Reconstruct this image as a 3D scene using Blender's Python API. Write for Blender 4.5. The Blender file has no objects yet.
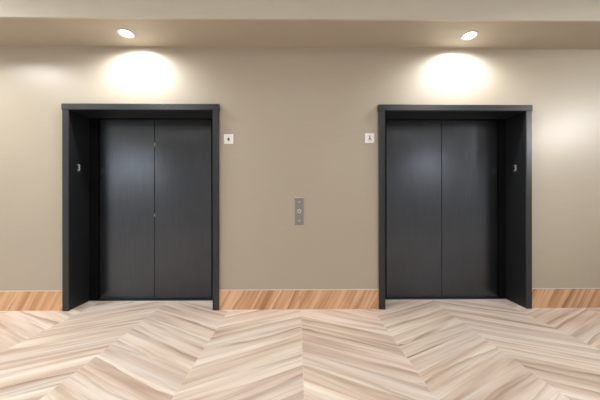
import bpy, bmesh, math, random
from mathutils import Vector, Matrix
random.seed(7)
C = bpy.context.scene.collection
S = bpy.context.scene
S.view_settings.view_transform = 'Standard'
S.view_settings.look = 'None'
S.view_settings.exposure = 0.2

# ---------------------------------------------------------------- camera
F, HOR, CY, D = 280.0, 203.0, 200.0, 3.0      # focal in px, horizon row
YAW, EYE = 0.0119, 1.135
cam = bpy.data.cameras.new('camera'); cam.sensor_width = 36; cam.lens = 36*F/600
cam.shift_y = (HOR-CY)/600; cam.clip_start = 0.05
co = bpy.data.objects.new('camera', cam); C.objects.link(co)
co.location = (0, -D, EYE)
co.rotation_euler = (Matrix.Rotation(-YAW, 3, 'Z') @ Matrix.Rotation(math.pi/2, 3, 'X') @ Matrix.Rotation(-0.0010, 3, 'Z')).to_euler()
S.camera = co

def WX(px, Y=0.0):                            # photo column -> world X on the plane y = Y
    d = D+Y; t = (px-300)/F
    return d*(t*math.cos(YAW)+math.sin(YAW))/(math.cos(YAW)-t*math.sin(YAW))
def WZ(py, X=0.0, Y=0.0):
    zc = X*math.sin(YAW)+(D+Y)*math.cos(YAW)
    return EYE+zc*(HOR-py)/F

# ---------------------------------------------------------------- materials
class N:
    def __init__(s, name):
        s.m = bpy.data.materials.new(name); s.m.use_nodes = True
        s.t = s.m.node_tree; s.b = s.t.nodes['Principled BSDF']
    def n(s, typ, **kw):
        o = s.t.nodes.new(typ)
        for k, v in kw.items(): setattr(o, k, v)
        return o
    def l(s, a, b): s.t.links.new(a, b)
    def math(s, op, a, b=None, c=None):
        o = s.n('ShaderNodeMath', operation=op)
        for i, v in enumerate((a, b, c)):
            if v is None: continue
            if isinstance(v, (int, float)): o.inputs[i].default_value = v
            else: s.l(v, o.inputs[i])
        return o.outputs[0]
    def noise(s, vec, scale, detail=2, rough=0.5, dist=0.0):
        o = s.n('ShaderNodeTexNoise'); s.l(vec, o.inputs['Vector'])
        o.inputs['Scale'].default_value = scale; o.inputs['Detail'].default_value = detail
        o.inputs['Roughness'].default_value = rough; o.inputs['Distortion'].default_value = dist
        return o.outputs['Fac']
    def ramp(s, fac, stops, interp='LINEAR'):
        o = s.n('ShaderNodeValToRGB'); s.l(fac, o.inputs[0]); r = o.color_ramp; r.interpolation = interp
        while len(r.elements) < len(stops): r.elements.new(0.5)
        for e, (p, c) in zip(r.elements, stops):
            e.position = p; e.color = (*c, 1) if len(c) == 3 else c
        return o.outputs[0]
    def mix(s, fac, a, b, blend='MIX'):
        o = s.n('ShaderNodeMix', data_type='RGBA', blend_type=blend)
        for i, v in ((0, fac), (6, a), (7, b)):
            if isinstance(v, (int, float)): o.inputs[i].default_value = v
            elif isinstance(v, tuple): o.inputs[i].default_value = (*v, 1)
            else: s.l(v, o.inputs[i])
        return o.outputs[2]
    def combine(s, x, y, z):
        o = s.n('ShaderNodeCombineXYZ')
        for i, v in enumerate((x, y, z)):
            if isinstance(v, (int, float)): o.inputs[i].default_value = v
            else: s.l(v, o.inputs[i])
        return o.outputs[0]
    def pos(s): return s.n('ShaderNodeNewGeometry').outputs['Position']
    def bump(s, h, strength, dist=0.01):
        o = s.n('ShaderNodeBump'); o.inputs['Strength'].default_value = strength
        o.inputs['Distance'].default_value = dist; s.l(h, o.inputs['Height'])
        s.l(o.outputs[0], s.b.inputs['Normal'])

def srgb(r, g, b):
    f = lambda c: (c/255/12.92) if c/255 <= .04045 else ((c/255+.055)/1.055)**2.4
    return (f(r), f(g), f(b))

def simple(name, col, rough=0.5, metal=0.0, vary=0.06, scale=30, stretch=(1, 1, 1), spec=0.5):
    k = N(name); k.b.inputs['Roughness'].default_value = rough; k.b.inputs['Metallic'].default_value = metal
    k.b.inputs['Specular IOR Level'].default_value = spec
    mp = k.n('ShaderNodeMapping'); k.l(k.pos(), mp.inputs[0]); mp.inputs['Scale'].default_value = stretch
    f = k.noise(mp.outputs[0], scale, 3)
    lo = tuple(c*(1-vary) for c in col); hi = tuple(min(1, c*(1+vary)) for c in col)
    k.l(k.ramp(f, [(0.3, lo), (0.7, hi)]), k.b.inputs['Base Color'])
    return k.m

# wall covering: satin beige vinyl with a fine horizontal weave
def wall_mat(name, col, rough, spec, coat=0.0):
    k = N(name); p = k.pos()
    mp = k.n('ShaderNodeMapping'); k.l(p, mp.inputs[0]); mp.inputs['Scale'].default_value = (1.2, 1.2, 60)
    a = k.noise(mp.outputs[0], 3.0, 3, .6)
    b = k.noise(p, 0.9, 2)
    c1 = k.ramp(a, [(0.3, tuple(c*.975 for c in col)), (0.7, tuple(c*1.025 for c in col))])
    c2 = k.mix(k.math('MULTIPLY', b, .15), c1, tuple(c*.93 for c in col))
    k.l(c2, k.b.inputs['Base Color'])
    k.b.inputs['Roughness'].default_value = rough; k.b.inputs['Specular IOR Level'].default_value = spec
    k.b.inputs['Coat Weight'].default_value = coat; k.b.inputs['Coat Roughness'].default_value = 0.3
    k.bump(a, .04, .002)
    return k.m

# porcelain planks with sweeping wood veins; UV in metres, face attribute "rnd"
def plank_mat(name, light, mid, dark, grout, gw=0.0013, pw=0.147, lo=.42, vs=6.6, rough=.38, edge=True, S1=.8, S2=.4):
    k = N(name)
    uv = k.n('ShaderNodeUVMap'); uv.uv_map = 'UVMap'
    sp = k.n('ShaderNodeSeparateXYZ'); k.l(uv.outputs[0], sp.inputs[0]); u, v = sp.outputs[0], sp.outputs[1]
    at = k.n('ShaderNodeAttribute'); at.attribute_name = 'rnd'
    sr = k.n('ShaderNodeSeparateColor'); k.l(at.outputs['Color'], sr.inputs[0]); r1, r2, r3 = sr.outputs
    tilt = k.math('MULTIPLY', k.math('SUBTRACT', r3, .5), .09)
    vv = k.math('ADD', v, k.math('MULTIPLY', u, tilt))
    # slow waviness shared by all streaks of a plank
    x1 = k.math('MULTIPLY_ADD', r1, 40.0, k.math('MULTIPLY', u, .6))
    wav = k.noise(k.combine(x1, k.math('MULTIPLY_ADD', r2, 60.0, k.math('MULTIPLY', v, 3.0)), 4.0), 1.5, 3, .5)
    def saw(freq, amp, off, power):
        ph = k.math('ADD', k.math('MULTIPLY_ADD', vv, freq, k.math('MULTIPLY', wav, amp*.6)), k.math('MULTIPLY', r3, off))
        return k.math('POWER', k.math('FRACT', ph), power)
    def gate(sc, z, lo_, hi_):
        return k.ramp(k.noise(k.combine(k.math('MULTIPLY', x1, sc), k.math('MULTIPLY_ADD', r2, 70.0, k.math('MULTIPLY', vv, sc*7)), z), 1.3, 2), [(lo_, (0, 0, 0)), (hi_, (1, 1, 1))])
    s1 = k.math('MULTIPLY', saw(vs, 2.2, 17.0, 3.0), gate(1.0, 2.0, .42, .62))
    s2 = k.math('MULTIPLY', saw(vs*2.7, 5.0, 31.0, 2.0), gate(1.6, 7.0, .42, .62))
    b = k.noise(k.combine(k.math('MULTIPLY', x1, 2.0), k.math('MULTIPLY_ADD', r2, 90.0, k.math('MULTIPLY', vv, vs*9)), 3.0), 1.3, 4, .6, .2)
    a = k.noise(k.combine(x1, k.math('MULTIPLY_ADD', r2, 90.0, k.math('MULTIPLY', vv, vs*1.2)), 11.0), 1.2, 2)
    col = k.ramp(a, [(.34, light), (.56, mid), (.72, tuple(.6*m_+.4*d_ for m_, d_ in zip(mid, dark)))])
    col = k.mix(k.math('MULTIPLY', s1, S1), col, dark)
    col = k.mix(k.math('MULTIPLY', s2, S2), col, dark)
    col = k.mix(k.math('MULTIPLY', k.ramp(b, [(.45, (0, 0, 0)), (.75, (1, 1, 1))]), .22), col, dark)
    tone = k.math('MULTIPLY_ADD', r2, .12, .93)
    tc = k.combine(tone, tone, k.math('MULTIPLY_ADD', r1, .04, tone))
    col = k.mix(1.0, col, tc, 'MULTIPLY')
    if edge:
        ed = k.math('MINIMUM', v, k.math('SUBTRACT', pw, v))
        g1 = k.math('LESS_THAN', ed, gw)
        at2 = k.n('ShaderNodeUVMap'); at2.uv_map = 'edge'
        s2 = k.n('ShaderNodeSeparateXYZ'); k.l(at2.outputs[0], s2.inputs[0])
        g2 = k.math('LESS_THAN', s2.outputs[0], gw*1.6)
        g = k.math('MAXIMUM', g1, g2)
        col = k.mix(k.math('MULTIPLY', g, .6), col, grout)
        k.bump(k.math('MULTIPLY', g, -1.0), .25, .002)
    k.l(col, k.b.inputs['Base Color'])
    k.b.inputs['Roughness'].default_value = rough; k.b.inputs['Specular IOR Level'].default_value = .4
    return k.m

M = {}
M['wall'] = wall_mat('beige_wallcovering', srgb(178, 170, 155), .34, .5)
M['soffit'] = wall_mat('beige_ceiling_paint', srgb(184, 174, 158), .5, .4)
M['face'] = wall_mat('beige_paint_lit', srgb(204, 201, 190), .6, .3)  # light on the soffit front put into the colour, paler than its underside
M['hall'] = wall_mat('cool_white_paint', srgb(214, 214, 214), .6, .3)
M['floor'] = plank_mat('wood_look_floor_tile', srgb(252, 244, 233), srgb(238, 221, 205), srgb(156, 120, 94), srgb(235, 225, 212))
M['base'] = plank_mat('wood_look_base_tile', srgb(234, 198, 162), srgb(214, 170, 130), srgb(140, 96, 62), srgb(220, 200, 180), edge=False, vs=8.0, S1=.85, S2=.6, rough=.4)

def door_metal(name, col, rough, metal=.0, spec=.8):
    k = N(name); p = k.pos()
    mp = k.n('ShaderNodeMapping'); k.l(p, mp.inputs[0]); mp.inputs['Scale'].default_value = (40, 40, 1.2)
    a = k.noise(mp.outputs[0], 4.0, 3, .6); b = k.noise(p, 1.6, 3)
    k.l(k.ramp(a, [(.3, tuple(c*.9 for c in col)), (.7, tuple(c*1.1 for c in col))]), k.b.inputs['Base Color'])
    k.l(k.math('MULTIPLY_ADD', b, .05, rough-.025), k.b.inputs['Roughness'])
    k.b.inputs['Metallic'].default_value = metal; k.b.inputs['Specular IOR Level'].default_value = spec
    return k.m
M['door'] = door_metal('satin_black_door', (.068, .075, .087), .22, .9, .5)
M['frame'] = door_metal('satin_black_frame', (.018, .022, .028), .34, .0, .5)
M['reveal'] = door_metal('satin_black_shaded', (.016, .018, .021), .45, .0, .35)  # frame black darkened, shade of the recess put into the colour
M['return'] = simple('matt_black_return', (.004, .004, .005), .8, spec=.1)
M['steel'] = simple('brushed_steel', (.30, .285, .28), .42, .85, .10, 12, (1, 1, 60))
M['steel_light'] = simple('pale_steel', (.58, .57, .56), .35, .6)
M['sill'] = simple('dark_blue_sill_metal', (.03, .036, .05), .3, .5)
M['edge'] = simple('pale_aluminium_edge', (.72, .68, .64), .4, .2)
M['white'] = simple('white_sign_plastic', srgb(240, 240, 244), .4)
M['ink'] = simple('black_ink', (.02, .02, .022), .5)
M['grey_ink'] = simple('grey_ink', (.30, .30, .31), .5)
M['plate'] = simple('black_sign_plate', (.012, .012, .013), .4)
M['digit'] = simple('raised_white_digit', srgb(215, 215, 215), .5)
M['trimring'] = simple('white_trim_ring', srgb(228, 224, 216), .45)
M['socket'] = simple('dark_screw', (.03, .03, .03), .5)
k = N('glowing_lens'); k.b.inputs['Base Color'].default_value = (1, 1, 1, 1)
k.b.inputs['Emission Color'].default_value = (1, .97, .92, 1); k.b.inputs['Emission Strength'].default_value = 9
M['lens'] = k.m

# ---------------------------------------------------------------- mesh helpers
def bx(bm, x0, x1, y0, y1, z0, z1):
    vs = [bm.verts.new((x, y, z)) for x in (x0, x1) for y in (y0, y1) for z in (z0, z1)]
    for f in ((0, 1, 3, 2), (4, 6, 7, 5), (0, 4, 5, 1), (2, 3, 7, 6), (0, 2, 6, 4), (1, 5, 7, 3)):
        bm.faces.new([vs[i] for i in f])
def lathe(bm, prof, n=32, c=(0, 0, 0), axis='Z'):
    rings = []
    for r, h in prof:
        ring = []
        for i in range(n):
            a = 2*math.pi*i/n
            p = (r*math.cos(a), r*math.sin(a), h) if axis == 'Z' else (r*math.cos(a), h, r*math.sin(a))
            ring.append(bm.verts.new((p[0]+c[0], p[1]+c[1], p[2]+c[2])))
        rings.append(ring)
    for a, b in zip(rings, rings[1:]):
        for i in range(n): bm.faces.new((a[i], a[(i+1) % n], b[(i+1) % n], b[i]))
    return rings
def disc_closed(bm, prof, **kw):
    r = lathe(bm, prof, **kw); bm.faces.new(r[0]); bm.faces.new(r[-1])
def obj(name, bm, mat, parent=None, bevel=0, loc=None, smooth=False):
    bmesh.ops.recalc_face_normals(bm, faces=bm.faces)
    me = bpy.data.meshes.new(name); bm.to_mesh(me); bm.free(); me.materials.append(mat)
    if smooth:
        for p in me.polygons: p.use_smooth = True
    o = bpy.data.objects.new(name, me); C.objects.link(o)
    if parent: o.parent = parent
    if loc: o.location = loc
    if bevel:
        m = o.modifiers.new('bevel', 'BEVEL'); m.width = bevel; m.segments = 2; m.limit_method = 'ANGLE'
    return o
def tag(o, label, cat, group=None):
    o['label'] = label; o['category'] = cat
    if group: o['group'] = group
    return o
def thing(name, label, cat, loc, group=None, rot=(0, 0, 0)):
    o = bpy.data.objects.new(name, None); C.objects.link(o); o.location = loc; o.rotation_euler = rot
    o.empty_display_size = .1
    return tag(o, label, cat, group)
def struct(name, bm, mat, parent=None, **kw):
    o = obj(name, bm, mat, parent, **kw)
    if not parent: o['kind'] = 'structure'
    return o
def text_mesh(name, s, size, mat, parent, loc, rot, depth=.0008):
    cu = bpy.data.curves.new('t', 'FONT'); cu.body = s; cu.size = size; cu.align_x = 'CENTER'; cu.align_y = 'CENTER'
    cu.extrude = depth; cu.offset = size*.012
    t = bpy.data.objects.new('t', cu); C.objects.link(t)
    dg = bpy.context.evaluated_depsgraph_get()
    me = bpy.data.meshes.new_from_object(t.evaluated_get(dg)); me.name = name
    bpy.data.objects.remove(t); me.materials.clear(); me.materials.append(mat)
    o = bpy.data.objects.new(name, me); C.objects.link(o); o.parent = parent; o.location = loc; o.rotation_euler = rot
    return o

# ---------------------------------------------------------------- dimensions
XL, XR, YB = -6.3, 6.3, -6.2          # hall extents
HC, HS, YS = 3.06, 2.80, -0.47        # hall ceiling, soffit height, soffit edge
FR = -0.028                           # front face of lift frames
REC = 0.262                           # back of the frame reveals
YD = 0.285                            # front of door panels
LIFTS = []
for (ho0, ho1, j0, j1, j2, j3, seam, d0, d1) in ((61, 219, 62.2, 68.7, 212.4, 218.5, 154.6, 99.2, 211.9),
                                                  (378.2, 532.8, 379.3, 385.4, 526.0, 532.0, 441.7, 385.9, 497.6)):
    LIFTS.append(dict(h0=WX(ho0+.4, FR-.01), h1=WX(ho1, FR-.01), a0=WX(j0, FR), a1=WX(j1, FR), b0=WX(j2, FR), b1=WX(j3, FR),
                      seam=WX(seam, YD), d0=WX(d0, YD), d1=WX(d1, YD)))
ZO = 2.117                            # clear height under header
ZH = 2.182                             # header top
ZD = WZ(119.0, 0, YD)                 # door top

# ---------------------------------------------------------------- floor
def plank_floor():
    bm = bmesh.new(); uvl = bm.loops.layers.uv.new('UVMap'); ed = bm.loops.layers.uv.new('edge')
    cl = bm.loops.layers.float_color.new('rnd')
    w, p, tn = .765, .17, math.tan(math.radians(30)); cs = math.cos(math.radians(30)); c0 = WX(300.6, 0)
    pw = p*cs
    i0 = int(math.floor((XL-c0)/w)); i1 = int(math.ceil((XR-c0)/w))
    for i in range(i0, i1):
        s = -1 if i % 2 == 0 else 1
        a = c0+i*w; sh = 0.05
        for j in range(int((YB-1)/p), int(1.2/p)+1):
            y0 = j*p+sh+(0 if s > 0 else w*tn)
            P = [(a, y0), (a+w, y0+s*w*tn), (a+w, y0+s*w*tn+p), (a, y0+p)]
            f = bm.faces.new([bm.verts.new((x, y, 0)) for x, y in P])
            r = (random.random(), random.random(), random.random(), 1)
            sn = s*math.sin(math.radians(30))
            for l, (x, y) in zip(f.loops, P):
                # metres along and across the plank
                dx, dy = x-a, y-y0
                l[uvl].uv = (dx*cs+dy*sn, -dx*sn+dy*cs)
                l[cl] = r
                l[ed].uv = (0.0, 0.0)
    # distance to column edges lives in its own UV: split every plank along its middle
    faces = list(bm.faces)
    for f in faces:
        ls = f.loops
        a_, b_, c_, d_ = [l.vert.co.copy() for l in ls]
        ua, ub, uc, ud = [l[uvl].uv.copy() for l in ls]; r = ls[0][cl][:]
        mb = (a_+b_)/2; mt = (c_+d_)/2; um = (ua+ub)/2; ut = (uc+ud)/2
        for Q, U, E in (((a_, mb, mt, d_), (ua, um, ut, ud), (0, w/2, w/2, 0)), ((mb, b_, c_, mt), (um, ub, uc, ut), (w/2, 0, 0, w/2))):
            g = bm.faces.new([bm.verts.new(q) for q in Q])
            for l, u_, e in zip(g.loops, U, E):
                l[uvl].uv = u_; l[ed].uv = (e, 0); l[cl] = r
        bm.faces.remove(f)
    bmesh.ops.delete(bm, geom=[v for v in bm.verts if not v.link_faces], context='VERTS')
    for co_, no in (((XL, 0, 0), (-1, 0, 0)), ((XR, 0, 0), (1, 0, 0)), ((0, YB, 0), (0, -1, 0)), ((0, .36, 0), (0, 1, 0))):
        bmesh.ops.bisect_plane(bm, geom=bm.verts[:]+bm.edges[:]+bm.faces[:], plane_co=co_, plane_no=no, clear_outer=True)
    bmesh.ops.remove_doubles(bm, verts=bm.verts, dist=.0005)
    return bm
fl = struct('floor', plank_floor(), M['floor'])
for p_ in fl.data.polygons:
    pass

# ---------------------------------------------------------------- shell
bm = bmesh.new()
xs = [XL, LIFTS[0]['a0']+.01, LIFTS[0]['b1']-.01, LIFTS[1]['a0']+.01, LIFTS[1]['b1']-.01, XR]
bx(bm, xs[0], xs[1], 0, .36, 0, HS); bx(bm, xs[2], xs[3], 0, .36, 0, HS); bx(bm, xs[4], xs[5], 0, .36, 0, HS)
for a, b in ((xs[1], xs[2]), (xs[3], xs[4])): bx(bm, a, b, 0, .36, ZH-.01, HS)
struct('wall_back', bm, M['wall'])
bm = bmesh.new(); bx(bm, XL-.1, XL, YB, .36, 0, HC); struct('wall_left', bm, M['hall'])
bm = bmesh.new(); bx(bm, XR, XR+.1, YB, .36, 0, HC); struct('wall_right', bm, M['hall'])
bm = bmesh.new(); bx(bm, XL-.1, XR+.1, YB-.1, YB, 0, HC); struct('wall_front', bm, M['hall'])
# hall ceiling with the lowered soffit over the lifts, holes for the two downlights
DL = [(WX(126.3, -.232), -.232), (WX(469.4, -.232), -.232)]
RH = .066
bm = bmesh.new()
bx(bm, XL, XR, YB, YS, HC, HC+.1)
bx(bm, XL, XR, YS, YS+.02, HS, HC+.1)
NF = 12
def holed(bm, x0, x1, y0, y1, z, c, r, n=48):
    outer = []; inner = []
    for i in range(n):
        a = 2*math.pi*i/n; ca, sa = math.cos(a), math.sin(a)
        tx = ((x1-c[0])/ca if ca > 1e-6 else (x0-c[0])/ca if ca < -1e-6 else 1e9)
        ty = ((y1-c[1])/sa if sa > 1e-6 else (y0-c[1])/sa if sa < -1e-6 else 1e9)
        t = min(tx, ty)
        outer.append(bm.verts.new((c[0]+ca*t, c[1]+sa*t, z))); inner.append(bm.verts.new((c[0]+ca*r, c[1]+sa*r, z)))
    for i in range(n):
        j = (i+1) % n; bm.faces.new((outer[i], outer[j], inner[j], inner[i]))
H2 = .2
segs = [XL, DL[0][0]-H2, DL[0][0]+H2, DL[1][0]-H2, DL[1][0]+H2, XR]
for i in range(5):
    if i in (1, 3):
        # square patch exactly 2*H2 wide; n divisible by 8 keeps the corners
        cx, cy = DL[i//2]
        holed(bm, cx-H2, cx+H2, cy-H2, cy+H2, HS, (cx, cy), RH)
        bm2 = [(YS+.02, cy-H2), (cy+H2, .36)]
        for ya, yb in bm2:
            bm.faces.new([bm.verts.new(q) for q in ((cx-H2, ya, HS), (cx+H2, ya, HS), (cx+H2, yb, HS), (cx-H2, yb, HS))])
    else:
        a, b = segs[i], segs[i+1]
        bm.faces.new([bm.verts.new(q) for q in ((a, YS+.02, HS), (b, YS+.02, HS), (b, .36, HS), (a, .36, HS))])
bx(bm, XL, XR, YS+.02, .36, HS+.16, HS+.2)
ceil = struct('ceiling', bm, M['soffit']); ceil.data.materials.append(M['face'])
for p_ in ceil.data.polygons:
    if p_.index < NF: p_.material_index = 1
# fine joint line of the wallcovering under the soffit
bm = bmesh.new(); bx(bm, XL, XR, -.006, 0, HS-.008, HS); struct('trim_1', bm, M['wall'])

# ---------------------------------------------------------------- baseboards
def baseboard(name, x0, x1):
    bm = bmesh.new(); uvl = bm.loops.layers.uv.new('UVMap'); cl = bm.loops.layers.float_color.new('rnd')
    z1 = .205; y0 = -.011
    n = max(1, round((x1-x0)/.9)); sg = math.radians(62)
    for i in range(n):
        a = x0+(x1-x0)*i/n; b = x0+(x1-x0)*(i+1)/n-(.0015 if i < n-1 else 0)
        start = len(bm.faces)
        bx(bm, a, b, y0, 0, 0, z1)
        bm.faces.ensure_lookup_table(); r = (random.random(), random.random(), .5, 1)
        for f in bm.faces[start:]:
            for l in f.loops:
                x, z = l.vert.co.x, l.vert.co.z
                l[uvl].uv = (x*math.cos(sg)+z*math.sin(sg), -x*math.sin(sg)+z*math.cos(sg)); l[cl] = r
    o = struct(name, bm, M['base'])
    bm = bmesh.new(); bx(bm, x0, x1, y0-.002, 0, z1, z1+.006); obj('edge_trim', bm, M['edge'], o)
g = .001
baseboard('baseboard_left', XL, LIFTS[0]['a0']-g)
baseboard('baseboard_middle', LIFTS[0]['b1']+g, LIFTS[1]['a0']-g)
baseboard('baseboard_right', LIFTS[1]['b1']+g, XR)

# ---------------------------------------------------------------- lifts
def shade_reveals(o):
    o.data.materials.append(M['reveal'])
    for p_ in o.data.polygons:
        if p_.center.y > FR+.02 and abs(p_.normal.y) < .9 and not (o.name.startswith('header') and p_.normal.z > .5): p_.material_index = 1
def lift(L, label, hole=None, rivets=None):
    cx = (L['a0']+L['b1'])/2
    t = thing('elevator', label, 'elevator', (cx, 0, 0), 'pair of black elevators')
    R = lambda v: v-cx
    # jambs: front flange and deep reveal in one L-shaped profile
    for s, (o0, o1) in ((-1, (L['a0'], L['a1'])), (1, (L['b1'], L['b0']))):
        bm = bmesh.new(); e = -s
        prof = [(o0, FR), (o0+e*.004, FR-.003), (o1-e*.006, FR-.003), (o1, FR+.003), (o1, REC), (o1-e*.02, REC), (o1-e*.02, -.001), (o0, -.001)]
        a = [bm.verts.new((R(x), y, 0)) for x, y in prof]; b = [bm.verts.new((R(x), y, ZO)) for x, y in prof]
        bm.faces.new(a); bm.faces.new(b)
        for i in range(len(prof)):
            j = (i+1) % len(prof); bm.faces.new((a[i], a[j], b[j], b[i]))
        shade_reveals(obj('jamb', bm, M['frame'], t))
    bm = bmesh.new()
    prof = [(FR-.010, ZO+.004), (FR-.006, ZO), (REC, ZO), (REC, ZO+.02), (-.001, ZO+.02), (-.001, ZH), (FR-.006, ZH), (FR-.010, ZH-.004)]
    # full width lip in front of the wall, narrower soffit inside the opening
    def ext(prof, x0, x1):
        a = [bm.verts.new((R(x0), y, z)) for y, z in prof]; b = [bm.verts.new((R(x1), y, z)) for y, z in prof]
        bm.faces.new(a); bm.faces.new(b)
        for i in range(len(prof)):
            j = (i+1) % len(prof); bm.faces.new((a[i], a[j], b[j], b[i]))
    ext([(FR-.010, ZO+.004), (FR-.006, ZO), (-.001, ZO), (-.001, ZH), (FR-.006, ZH), (FR-.010, ZH-.004)], L['h0'], L['h1'])
    ext([(-.001, ZO), (REC, ZO), (REC, ZO+.02), (-.001, ZO+.02)], L['a1'], L['b0'])
    shade_reveals(obj('header', bm, M['frame'], t))
    # black return strips beside and above the door panels
    for x0, x1 in ((L['a1']-.02, L['d0']), (L['d1'], L['b0']+.02)):
        bm = bmesh.new(); bx(bm, R(x0), R(x1), REC, REC+.012, .012, ZO+.02); obj('side_return', bm, M['return'], t)
    bm = bmesh.new(); bx(bm, R(L['d0']), R(L['d1']), REC, REC+.012, ZD, ZO+.02); obj('top_return', bm, M['return'], t)
    # door leaves
    gap = .0025
    for k_, (x0, x1) in enumerate(((L['d0']-.03, L['seam']-gap), (L['seam']+gap, L['d1']+.03))):
        bm = bmesh.new(); bx(bm, R(x0), R(x1), YD, YD+.03, .034, ZD+.03)
        d = obj('door_panel', bm, M['door'], t, bevel=.0015)
        if hole and k_ == 0:
            bm = bmesh.new(); hx, hz = R(WX(hole[0], YD)), WZ(hole[1], WX(hole[0]), YD)
            disc_closed(bm, [(.009, YD-.002), (.010, YD-.001), (.010, YD)], n=20, c=(hx, 0, hz), axis='Y')
            obj('key_hole', bm, M['socket'], d)
        if rivets and k_ == 1:
            for ry in rivets:
                bm = bmesh.new(); bx(bm, R(L['seam'])-.003, R(L['seam'])+.006, YD-.003, YD+.004, WZ(ry+1.6, L['seam'], YD), WZ(ry-1.6, L['seam'], YD))
                obj('seam_clip', bm, M['steel'], d, bevel=.001)
    bm = bmesh.new(); bx(bm, R(L['seam'])-.01, R(L['seam'])+.01, YD+.031, YD+.036, .034, ZD+.03); obj('meeting_strip', bm, M['return'], t)
    # sill with running groove, pale metal edge to the tiles
    bm = bmesh.new(); a, b = R(L['a1']), R(L['b0'])
    bx(bm, a, b, REC-.010, REC+.020, .0005, .012); bx(bm, a, b, REC+.024, YD+.06, .0005, .030)
    obj('sill', bm, M['sill'], t, bevel=.001)
    bm = bmesh.new(); bx(bm, a, b, REC-.019, REC-.010, .0005, .008)
    bx(bm, a, a+.006, -.02, REC-.019, .0005, .005); bx(bm, b-.006, b, -.02, REC-.019, .0005, .005)
    obj('sill_edge', bm, M['edge'], t)
    return t
lift(LIFTS[0], 'black elevator left of the call button plate, small clips on its door seam', rivets=(144.3, 215.0))
lift(LIFTS[1], 'black elevator right of the call button plate, tiny keyhole high on its left door', hole=(425.5, 123.0))

# ---------------------------------------------------------------- floor number plates on the reveals
for L, s, lab in ((LIFTS[0], 1, 'black plate with white 3 inside the left elevator frame'),
                  (LIFTS[1], -1, 'black plate with white 3 inside the right elevator frame')):
    x = L['a1'] if s > 0 else L['b0']
    yc = .108 if s > 0 else .118
    t = thing('floor_number_plate', lab, 'sign', (x, yc, 1.515), 'floor number plates in the elevator frames', (math.pi/2, 0, s*math.pi/2))
    # local: x across the plate, y up, z out of the reveal
    bm = bmesh.new(); bx(bm, -.048, .048, -.048, .048, .0004, .004); obj('plate', bm, M['plate'], t, bevel=.0012)
    text_mesh('digit', '3', .094, M['digit'], t, (-.004 if s > 0 else .004, .008, .0045), (0, 0, 0), .001)
    for qx in (-.041, .041):
        for qy in (-.041, .041):
            bm = bmesh.new(); disc_closed(bm, [(.0022, .004), (.0018, .0052)], n=10, c=(qx, qy, 0)); obj('screw', bm, M['steel'], t)
    bm = bmesh.new()
    for qx, qy in ((-.006, -.034), (.0, -.034)): disc_closed(bm, [(.0016, .004), (.0010, .005)], n=10, c=(qx, qy, 0))
    obj('braille', bm, M['digit'], t)

# ---------------------------------------------------------------- white wall signs
def poly(bm, pts, y0, y1):
    a = [bm.verts.new((x, y0, z)) for x, z in pts]; b = [bm.verts.new((x, y1, z)) for x, z in pts]
    bm.faces.new(a); bm.faces.new(b)
    for i in range(len(pts)):
        j = (i+1) % len(pts); bm.faces.new((a[i], a[j], b[j], b[i]))
def sign(px, py, lab, kind):
    x = WX(px); z = WZ(py, x)
    t = thing('wall_sign', lab, 'sign', (x, 0, z))
    bm = bmesh.new(); bx(bm, -.050, .050, -.008, -.0005, -.052, .052); p = obj('plate', bm, M['white'], t, bevel=.003)
    bm = bmesh.new(); y0, y1 = -.0092, -.008
    if kind == 'flame':
        pts = [(.000, -.020), (-.010, -.016), (-.014, -.006), (-.010, .004), (-.003, .010), (.001, .021), (.006, .010), (.012, .002), (.014, -.008), (.009, -.017)]
        poly(bm, pts, y0, y1); obj('pictogram', bm, M['ink'], t)
        bm = bmesh.new(); disc_closed(bm, [(.006, y0-.0004), (.006, y1)], n=16, c=(.004, 0, -.007), axis='Y'); obj('pictogram_highlight', bm, M['grey_ink'], t)
    else:
        disc_closed(bm, [(.006, y0), (.006, y1)], n=16, c=(0, 0, .016), axis='Y')
        poly(bm, [(-.005, .009), (.005, .009), (.006, -.003), (.020, -.020), (.013, -.022), (.000, -.008), (-.013, -.022), (-.020, -.020), (-.006, -.003)], y0, y1)
        obj('pictogram', bm, M['ink'], t)
    bm = bmesh.new(); bx(bm, -.010 if kind == 'flame' else -.020, .012 if kind == 'flame' else .014, y0, y1, .027, .0295)
    obj('lettering_bar', bm, M['grey_ink'], t)
    bm = bmesh.new(); bx(bm, -.014, .014, y0, y1, -.034, -.031); obj('lettering_bar', bm, M['grey_ink'], t)
sign(228.9, 139.0, 'small white square sign with a dark drop-shaped mark beside the left elevator', 'flame')
sign(369.6, 138.3, 'small white square sign with a thin figure mark beside the right elevator', 'figure')

# ---------------------------------------------------------------- call plate
x = WX(299.3); t = thing('call_button_plate', 'tall grey steel call button plate on the wall midway between the elevators', 'button panel', (x, 0, WZ(211.2, x)))
bm = bmesh.new(); bx(bm, -.047, .047, -.006, -.0005, -.148, .148); obj('plate', bm, M['steel'], t, bevel=.002)
bm = bmesh.new(); bx(bm, -.049, .049, -.010, -.0005, .142, .150); obj('top_edge', bm, M['steel_light'], t, bevel=.001)
bm = bmesh.new(); disc_closed(bm, [(.022, -.006), (.022, -.010), (.019, -.012), (.013, -.012)], n=32, axis='Y'); b_ = obj('button', bm, M['steel_light'], t)
bm = bmesh.new(); disc_closed(bm, [(.008, -.012), (.0075, -.0135)], n=24, axis='Y'); obj('button_centre', bm, M['ink'], b_)
for zz in (.100, -.101):
    bm = bmesh.new(); disc_closed(bm, [(.008, -.006), (.008, -.008), (.006, -.009)], n=20, c=(0, 0, zz), axis='Y'); obj('screw', bm, M['steel_light'], t)
for zz in (.030, -.030):
    bm = bmesh.new(); disc_closed(bm, [(.004, -.006), (.004, -.0075)], n=16, c=(.030, 0, zz), axis='Y'); obj('indicator', bm, M['grey_ink'], t)

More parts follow.
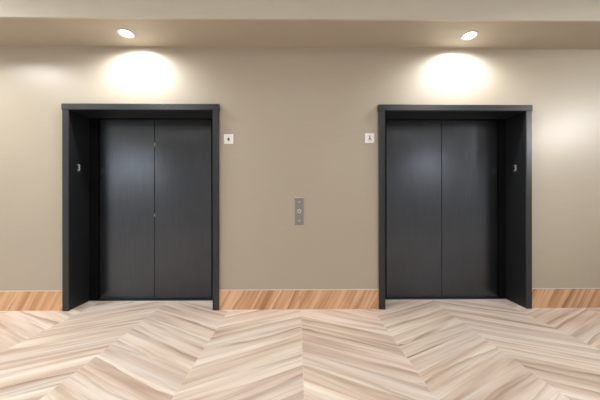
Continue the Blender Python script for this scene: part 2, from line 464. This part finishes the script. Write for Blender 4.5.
# ---------------------------------------------------------------- downlights
def lamp(kind, name, loc, energy, col=(1, .985, .965), rot=(0, 0, 0), **kw):
    l = bpy.data.lights.new(name, kind); l.energy = energy; l.color = col
    for k_, v in kw.items(): setattr(l, k_, v)
    o = bpy.data.objects.new(name, l); C.objects.link(o); o.location = loc; o.rotation_euler = rot
    return o
for (cx, cy), lab in zip(DL, ('lit round recessed downlight in the soffit above the left elevator', 'lit round recessed downlight in the soffit above the right elevator')):
    t = thing('downlight', lab, 'ceiling light', (cx, cy, HS), 'recessed downlights over the elevators')
    bm = bmesh.new(); lathe(bm, [(.076, .0), (.077, -.003), (.070, -.005), (.060, -.003), (.058, .004)], n=48)
    obj('trim_ring', bm, M['trimring'], t, smooth=True)
    bm = bmesh.new(); lathe(bm, [(.0585, .002), (.052, .024), (.045, .06)], n=48); obj('reflector', bm, M['trimring'], t, smooth=True)
    bm = bmesh.new(); disc_closed(bm, [(.0520, .024), (.046, .030)], n=48); obj('lens', bm, M['lens'], t)
    lamp('SPOT', 'downlight_lamp', (cx, cy, HS-.012), 46, col=(1, .99, .985), spot_size=math.radians(172), spot_blend=.7, shadow_soft_size=.035)

# hall lighting: unseen lamps; the ceiling disks are added fill for floor and walls
for X, Y, e, sz in ((-3.6, -.95, 38, .6), (-2.3, -2.0, 19, .8), (2.3, -2.0, 19, .8), (0.0, -2.2, 5, .6)):
    lamp('AREA', 'hall_fill_lamp', (X, Y, HC-.01), e, col=(1, .985, .965), shape='DISK', size=sz)
for X, e in ((-5.5, 350), (-2.0, 150), (1.4, 150), (4.6, 300)):
    lamp('SPOT', 'wall_washer_lamp', (X, YB+.40, HC-.02), e, col=(.93, .97, 1.0), spot_size=math.radians(150), spot_blend=.8, shadow_soft_size=.05)
o = lamp('SPOT', 'wall_glow_lamp', (6.0, -3.3, HC-.3), 300, spot_size=math.radians(40), spot_blend=1.0, shadow_soft_size=.22)  # unseen spot, added to throw the bright patch on the right wall
o.rotation_euler = (Vector((3.2, 0, 1.85))-o.location).to_track_quat('-Z', 'Y').to_euler()

w = bpy.data.worlds.new('world'); S.world = w; w.use_nodes = True
w.node_tree.nodes['Background'].inputs[0].default_value = (1, .96, .9, 1); w.node_tree.nodes['Background'].inputs[1].default_value = .2
S.cycles.max_bounces = 10; S.cycles.diffuse_bounces = 6
S.cycles.use_denoising = True
